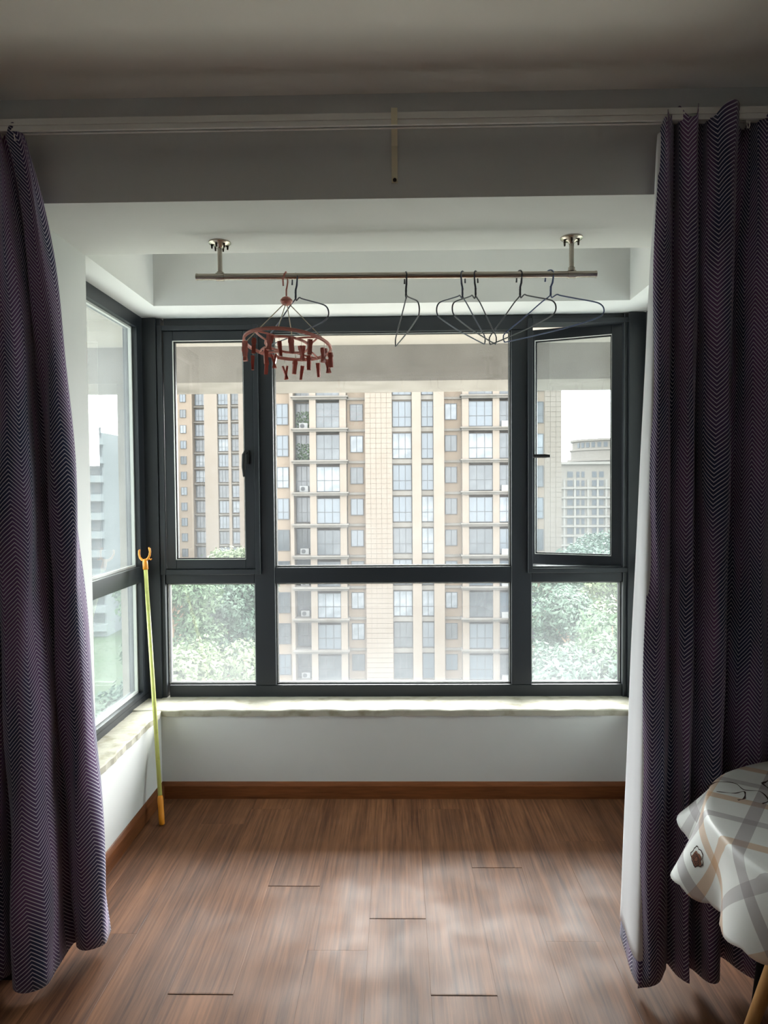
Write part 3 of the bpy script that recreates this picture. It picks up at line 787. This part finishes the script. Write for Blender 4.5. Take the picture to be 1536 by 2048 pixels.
# printed sketch lines on the cloth top
def ink(pts, r=.0016, m=M_print, z=TZ+.0028):
    pp = spline(pts, 40)
    V = []; F = []
    for i in range(40):
        a = pp[max(0, i-1)]; b = pp[min(39, i+1)]; t = (b-a); t = t/np.linalg.norm(t); n_ = np.array([-t[1], t[0]])*r*(1+.4*math.sin(i*.7))
        V += [(pp[i][0]-TC.x+n_[0], pp[i][1]-TC.y+n_[1], z), (pp[i][0]-TC.x-n_[0], pp[i][1]-TC.y-n_[1], z)]
    F = [(2*i, 2*i+1, 2*i+3, 2*i+2) for i in range(39)]
    o = MB().add(V, F).build('printed_line', m, tcl)
    return o
ink([(.80, 1.83), (.84, 1.86), (.88, 1.85), (.885, 1.81), (.92, 1.80), (.915, 1.75), (.89, 1.73)])
ink([(.81, 1.80), (.85, 1.79), (.88, 1.80), (.86, 1.76), (.84, 1.75)])
ink([(.95, 1.85), (.99, 1.87), (1.04, 1.84), (1.09, 1.83)], .003)
ink([(.95, 1.85), (.955, 1.81), (.99, 1.80), (1.05, 1.81)], .002)
ink([(.97, 1.80), (.99, 1.72), (1.01, 1.68)])
ink([(.88, 1.64), (.91, 1.63), (.95, 1.625)], .0022); ink([(.905, 1.645), (.905, 1.60), (.925, 1.575)], .003); ink([(.93, 1.65), (.95, 1.61), (.945, 1.575)], .004, M_print)
ink([(.90, 1.61), (.94, 1.59), (.96, 1.56)], .002)
# small round printed motif on the hanging edge
def motif(a0, l0, r, m, lift, squash=1, name='printed_motif', ring=0):
    mb = MB(); n = 26; V = [drape(a0, l0, drape_len(a0), lift)]
    for q_ in ((1.0, .6) if not ring else (1.0, 1-ring)):
        for k in range(n):
            t = 2*PI*k/n; w_ = 1+.10*math.sin(5*t)+.06*math.sin(9*t+1)
            a = a0+r*q_*w_*math.cos(t)/TR; l = l0+r*q_*w_*squash*math.sin(t)
            V.append(drape(a, l, drape_len(a), lift))
    F = [(1+k, 1+(k+1) % n, 1+n+(k+1) % n, 1+n+k) for k in range(n)]
    if not ring: F += [(0, 1+n+k, 1+n+(k+1) % n) for k in range(n)]
    return mb.add(V, F).build(name, m, tcl)
motif(2.93, .098, .019, M_print, .0022, 1.15, ring=.12)
motif(2.93, .103, .014, M_printlt, .0020, 1.1)
for dl in (-.006, 0, .006): motif(2.93+dl*.9, .104+dl*.3, .008, M_print, .0026, 1.2, ring=.16)
# stool pushed under the table
st = thing('stool', 'low round stool with black seat and pale rim under the table', 'stool', (1.075, 1.80, 0))
o = MB().lathe([(.195, .335), (.212, .345), (.214, .365), (.205, .372)], n=48).build('seat_rim', M_leg, st); smooth_by_angle(o)
o = MB().lathe([(.19, .372), (.203, .378), (.205, .395), (.195, .41), (.12, .42), (.02, .422)], n=48).build('cushion', M_black, st); smooth_by_angle(o, 60)
for k in range(4):
    a = k*PI/2+.6
    MB().tube([(.13*math.cos(a), .13*math.sin(a), .34), (.17*math.cos(a), .17*math.sin(a), 0)], [.014, .011], 12).build('leg', M_black, st, smooth=True)

# ------------------------------------------------------------------ outside: buildings, trees, ground
gd = MB().box(-260, 260, 8, 520, -22.5, -22).build('ground', M_grass); gd['kind'] = 'structure'

pv = MB().box(-60, 60, 4, 31, -22, -21.9).build('ground_bounce', M_bounce); pv['kind'] = 'structure'  # unseen pale sheet added to bounce daylight up into the bay

def win_meshes(w, h, nx, tr, d=.12):
    """three glazing variants of a framed window w x h, nx lights wide, transom at tr of the height"""
    t = .055
    mb = MB()
    mb.box(0, t, -d/2, d/2, 0, h); mb.box(w-t, w, -d/2, d/2, 0, h); mb.box(t, w-t, -d/2, d/2, 0, t); mb.box(t, w-t, -d/2, d/2, h-t, h)
    for k in range(1, nx): mb.box(w*k/nx-t/2, w*k/nx+t/2, -d/3, d/3, t, h-t)
    if tr: mb.box(t, w-t, -d/2.6, d/2.6, h*tr-t/2, h*tr+t/2)
    fm = mb.mesh('window', M_wfr)
    pm = [MB().box(t*.5, w-t*.5, -.02, .02, t*.5, h-t*.5).mesh('pane', m_) for m_ in (M_win, M_winc, M_wind)]
    return fm, pm
def put_window(root, ms, x, y, z, var=None):
    o = link('window', ms[0], root); o.location = (x, y, z)
    p_ = link('pane', ms[1][var if var is not None else random.choice((0, 0, 1, 2, 2))], o)
    return o

# --- main tower, 65 m away; X in metres
K = 65/1420
def mx(px): return (px-794)*K
tw = thing('apartment_tower', 'large cream apartment tower with balconies filling the centre panes', 'building', (0, 65, 0))
Z0, Z1 = -22, 15; F0 = .9; FH = 2.92
# the walls are real volumes at different depths
def blk(x0, x1, y0, m=M_fac, name='wall', z0=Z0, z1=Z1, y1=12): return MB().box(x0, x1, y0, y1, z0, z1).build(name, m, tw)
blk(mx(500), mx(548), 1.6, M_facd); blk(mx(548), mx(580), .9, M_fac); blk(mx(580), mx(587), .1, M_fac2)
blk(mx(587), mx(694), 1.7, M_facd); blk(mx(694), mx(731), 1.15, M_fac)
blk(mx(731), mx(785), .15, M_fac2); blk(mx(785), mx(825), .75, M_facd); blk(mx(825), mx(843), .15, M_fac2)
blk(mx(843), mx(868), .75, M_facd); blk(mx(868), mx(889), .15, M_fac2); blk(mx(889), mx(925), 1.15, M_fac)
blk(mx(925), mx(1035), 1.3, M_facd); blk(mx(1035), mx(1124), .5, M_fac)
def tiles(x0, x1, y, z0, z1, s=.46, name='stone_tiles'):
    nx = max(1, round((x1-x0)/s)); nz = int((z1-z0)/s); mb = MB(); g = .025
    for i in range(nx):
        for j in range(nz):
            a = x0+(x1-x0)*i/nx; b = x0+(x1-x0)*(i+1)/nx; c = z0+j*s; pr = random.uniform(0, .012)
            mb.box(a+g/2, b-g/2, y-.05-pr, y, c+g/2, c+s-g/2)
    o = mb.build(name, M_fac2, tw); o['kind'] = 'stuff'
tiles(mx(731), mx(785), .15, -17, 11.5); tiles(mx(1090), mx(1124), .5, -17, 11.5)
# plain pilasters between the tall windows
wt = {}
def W_(key, *a):
    if key not in wt: wt[key] = win_meshes(*a)
    return wt[key]
for k in range(-6, 4):
    z = F0+FH*k
    put_window(tw, W_('a', mx(575)-mx(551), 1.95, 2, .35), mx(551), .86, z+.62)
    # loggia zone
    put_window(tw, W_('l', mx(621)-mx(588), 2.35, 3, .4), mx(588), 1.5, z+.3, 2)
    put_window(tw, W_('b', mx(680)-mx(633), 2.3, 3, .45), mx(633), .28, z+.25)
    put_window(tw, W_('s', mx(726)-mx(700), 1.55, 2, 0), mx(700), 1.1, z+.95)
    put_window(tw, W_('t', mx(824)-mx(786), 2.35, 3, .38), mx(786), .68, z+.33)
    put_window(tw, W_('u', mx(868)-mx(844), 2.35, 2, .38), mx(844), .68, z+.33)
    put_window(tw, W_('s2', mx(916)-mx(892), 1.5, 2, 0), mx(892), 1.1, z+.98)
    put_window(tw, W_('c', mx(986)-mx(938), 2.3, 3, .42), mx(938), .3, z+.28)
    put_window(tw, W_('d', mx(1028)-mx(999), 2.3, 2, .42), mx(999), .3, z+.28)
    put_window(tw, W_('e', mx(1088)-mx(1056), 1.95, 2, .35), mx(1056), .46, z+.55)
    # balcony pillars and wall panels of this storey
    for a, b, y in ((620, 633, .0), (680, 693, .1), (925, 938, .1), (986, 999, .1), (1028, 1036, .1)):
        MB().box(mx(a), mx(b), y, 1.7, z, z+FH).build('pillar', M_fac2, tw)
    # cornices: two stepped bands
    for a, b, y in ((586, 695, -.1), (924, 1036, -.05)):
        MB().box(mx(a), mx(b), y, 1.7, z-.10, z+.10).box(mx(a)-.12, mx(b)+.12, y-.22, 1.7, z+.10, z+.22).build('cornice', M_led, tw)
    for a, b, y in ((694, 731, .95), (889, 924, .95)):
        MB().box(mx(a), mx(b), y, 1.2, z-.05, z+.16).build('cornice', M_led, tw)
    for a, b in ((785, 825), (843, 868)):
        MB().box(mx(a), mx(b), .45, .8, z-.12, z+.26).build('spandrel', M_led, tw)
    # air-conditioner boxes
    if k % 2 == 0 or k == -3:
        o = MB().box(0, .8, -.3, 0, 0, .55).build('air_conditioner', M_ac, tw); o.location = (mx(592)+.2, 1.3, z+.25)
        MB().lathe([(.2, 0), (.2, .03), (.05, .04)], (.3, -.3, .28), 14, Matrix.Rotation(PI/2, 4, 'X')).build('fan_grille', M_wfr, o)
        o = MB().box(0, .8, -.3, 0, 0, .55).build('air_conditioner', M_ac, tw); o.location = (mx(1003), .26, z+.2)
# potted greenery on two glazed balconies
for (xa, k) in ((590, 1), (590, 2)):
    z = F0+FH*k+.35; n_ = 260
    P = np.c_[mx(xa)+rng.random(n_)*1.3, 1.15+rng.random(n_)*.25, z+rng.random(n_)**1.4*1.5]
    u = rng.normal(size=(n_, 3)); u /= np.linalg.norm(u, axis=1)[:, None]; w = np.cross(u, rng.normal(size=(n_, 3))); w /= np.linalg.norm(w, axis=1)[:, None]
    Q = np.stack([P-u*.12, P-w*.06, P+u*.12, P+w*.06], axis=1).reshape(-1, 3)
    me = bpy.data.meshes.new('balcony_plants'); me.from_pydata(Q.tolist(), [], np.arange(n_*4).reshape(-1, 4).tolist()); me.materials.append(M_leafs[0])
    link('balcony_plants', me, tw, kind='stuff')
# --- second tower, 133 m away
K2 = 133/1420
def nx_(px): return (px-794)*K2
t2 = thing('apartment_tower', 'narrower cream tower seen through the left casement, further away', 'building', (0, 133, 0))
def blk2(a, b, y, m=M_fac): MB().box(nx_(a), nx_(b), y, 18, -22, 24).build('wall', m, t2)
blk2(318, 345, 4, M_facd); blk2(345, 383, .6, M_fac); blk2(383, 409, 2.2, M_facd); blk2(409, 435, 0, M_fac2); blk2(435, 457, .8, M_facd)
blk2(457, 462, 0, M_fac2); blk2(462, 478, .8, M_facd); blk2(478, 491, 0, M_fac2)
v = {}
for k in range(-5, 7):
    z = -.55+2.915*k
    for key, a, b, y, h, n_, tr, zo in (('q', 359, 371, .55, 1.5, 2, 0, .9), ('r', 385, 407, 2.1, 2.2, 3, .4, .4), ('s', 436, 456, .7, 2.3, 3, .35, .35), ('t', 463, 477, .7, 2.2, 2, .35, .4), ('p', 341, 346, 3.9, 1.6, 1, 0, .8)):
        if key not in v: v[key] = win_meshes(nx_(b)-nx_(a), h, n_, tr, .2)
        put_window(t2, v[key], nx_(a), y-.05, z+zo)
    for a, b, y in ((383, 409, 1.5), (435, 457, .3), (462, 478, .3)):
        MB().box(nx_(a), nx_(b), y, 2.4, z-.05, z+.18).build('cornice', M_led, t2)
# --- far building on the right, 215 m
K3 = 215/1420
def fx(px): return (px-794)*K3
t3 = thing('apartment_building', 'distant hazy beige block with round crown seen through the open sash', 'building', (0, 215, 0))
def fz(py): return 1.5+(975-py)*K3
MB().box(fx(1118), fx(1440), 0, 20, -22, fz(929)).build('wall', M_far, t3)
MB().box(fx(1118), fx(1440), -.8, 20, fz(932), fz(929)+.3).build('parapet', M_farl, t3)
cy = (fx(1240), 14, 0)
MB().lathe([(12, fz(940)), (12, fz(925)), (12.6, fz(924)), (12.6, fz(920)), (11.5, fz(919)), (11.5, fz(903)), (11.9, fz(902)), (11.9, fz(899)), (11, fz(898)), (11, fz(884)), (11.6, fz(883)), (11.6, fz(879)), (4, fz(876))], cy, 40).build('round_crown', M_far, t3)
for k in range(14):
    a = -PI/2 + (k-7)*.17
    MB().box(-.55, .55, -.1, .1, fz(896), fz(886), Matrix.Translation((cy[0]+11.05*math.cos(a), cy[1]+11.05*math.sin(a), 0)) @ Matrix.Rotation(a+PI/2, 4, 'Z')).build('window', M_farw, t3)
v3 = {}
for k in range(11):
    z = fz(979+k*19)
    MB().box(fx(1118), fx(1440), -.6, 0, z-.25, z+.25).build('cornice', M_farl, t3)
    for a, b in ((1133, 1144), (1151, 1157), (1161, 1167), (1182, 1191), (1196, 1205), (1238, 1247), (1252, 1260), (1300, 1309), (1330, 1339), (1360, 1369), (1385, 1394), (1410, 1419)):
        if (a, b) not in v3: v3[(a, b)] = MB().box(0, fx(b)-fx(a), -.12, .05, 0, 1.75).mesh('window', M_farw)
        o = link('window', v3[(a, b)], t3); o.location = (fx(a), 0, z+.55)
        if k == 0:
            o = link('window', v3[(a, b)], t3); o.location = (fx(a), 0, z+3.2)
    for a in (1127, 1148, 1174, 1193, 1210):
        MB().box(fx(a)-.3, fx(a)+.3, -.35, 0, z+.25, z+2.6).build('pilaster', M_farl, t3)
# --- grey block seen through the left side window
t4 = thing('apartment_building', 'pale grey block with long balcony bands behind the left side window', 'building', (-52, 112, 0))
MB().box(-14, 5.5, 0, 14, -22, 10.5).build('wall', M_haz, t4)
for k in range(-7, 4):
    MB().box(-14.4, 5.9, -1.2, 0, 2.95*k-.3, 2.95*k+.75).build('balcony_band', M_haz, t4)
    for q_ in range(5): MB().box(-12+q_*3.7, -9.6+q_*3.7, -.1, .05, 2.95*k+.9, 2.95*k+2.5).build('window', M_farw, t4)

# --- trees
def tree(label, x, y, top, r, blobs, mi, leaf=.17, n_leaf=9000, group='trees below the window'):
    root = thing('tree', label, 'tree', (x, y, -22), group=group)
    H = top+22
    MB().tube([(0, 0, 0), (.15, .1, H*.35), (-.1, 0, H*.62), (.1, .1, H-r)], [.32, .26, .2, .1], 10).build('trunk', M_bark, root, smooth=True)
    # branches
    mb = MB()
    C_ = []
    for i in range(blobs):
        a = random.uniform(0, 2*PI); rr = r*random.uniform(.25, .75)*1.0; zz = H-r*.45-random.random()**1.2*r*1.9
        C_.append((rr*math.cos(a), rr*math.sin(a), zz, r*random.uniform(.30, .48)))
    C_.append((0, 0, H-r*.5, r*.5))
    for c in C_: mb.tube([(0, 0, min(c[2]-r*.6, H-r)), (c[0]*.5, c[1]*.5, c[2]-r*.25), (c[0], c[1], c[2])], [.1, .06, .02], 5)
    mb.build('branches', M_bark, root)
    per = n_leaf//len(C_); VV = []; 
    for (cx, cy_, cz, cr_) in C_:
        dirs = rng.normal(size=(per, 3)); dirs /= np.linalg.norm(dirs, axis=1)[:, None]
        rad = cr_*(.55+.5*rng.random(per)**.5)
        # lumpy surface: sub-clumps
        lump = 1+.16*np.sin(dirs[:, 0]*7+cx*3)*np.sin(dirs[:, 1]*8+cy_)*np.sin(dirs[:, 2]*7+1)
        P = np.c_[cx, cy_, cz]+dirs*(rad*lump)[:, None]*np.array([1, 1, .8])
        nr = dirs*.7+rng.normal(size=(per, 3))*.5+np.array([0, 0, .5]); nr /= np.linalg.norm(nr, axis=1)[:, None]
        u = np.cross(nr, rng.normal(size=(per, 3))); u /= np.linalg.norm(u, axis=1)[:, None]; w = np.cross(nr, u)
        s_ = leaf*(.6+.8*rng.random(per))[:, None]
        VV.append(np.stack([P-u*s_, P-w*s_*.45-nr*s_*.1, P+u*s_, P+w*s_*.45-nr*s_*.1], axis=1).reshape(-1, 3))
    VV = np.concatenate(VV); nq = len(VV)//4
    me = bpy.data.meshes.new('foliage'); me.from_pydata(VV.tolist(), [], np.arange(nq*4).reshape(-1, 4).tolist())
    me.materials.append(M_leafs[mi]); me.update()
    link('foliage', me, root, kind='stuff')
    return root
tree('bushy green tree at the left edge of the lower left pane', -13.9, 43, -2.7, 3.4, 20, 0, n_leaf=12000)
tree('blue-green tree right of centre in the lower left pane', -11.2, 48, -3.6, 2.9, 18, 1, n_leaf=12000)
tree('nearest pale green tree along the bottom of the lower left pane', -10.9, 38, -6.3, 3.6, 22, 2, n_leaf=14000)
tree('round tree top rising behind the bottom of the left casement', -12.4, 57, -3.0, 3.4, 16, 2, n_leaf=9000)
tree('large leafy tree filling the lower right pane', 12.4, 41, -4.6, 4.0, 24, 0, n_leaf=15000)
tree('yellow-green tree top at the upper right of the lower right pane', 16.0, 50, -2.9, 3.6, 20, 2, n_leaf=12000)
tree('low blue-green tree at the bottom left of the lower right pane', 9.3, 38, -6.9, 2.9, 18, 1, n_leaf=12000)
tree('low tree crown at the bottom right of the lower right pane', 13.9, 37, -6.3, 3.0, 18, 1, n_leaf=12000)
tree('blue-green crown beside the tower corner in the lower right pane', 11.6, 48, -5.2, 3.3, 18, 1, n_leaf=11000)
tree('lowest dark green tree beneath the lower left pane', -13.0, 36, -7.6, 3.2, 18, 1, n_leaf=10000)
for i, (x, y, top, lab) in enumerate(((24, 86, -4.6, 'hazy distant tree beside the tower seen through the open sash'), (29, 96, -4.0, 'hazy distant tree at the right of the open sash'),
                          (15.2, 60, -2.9, 'mid-distance tree just right of the tower'))):
    tree(lab, x, y, top, 4.6, 18, 1, leaf=.24, n_leaf=8000)
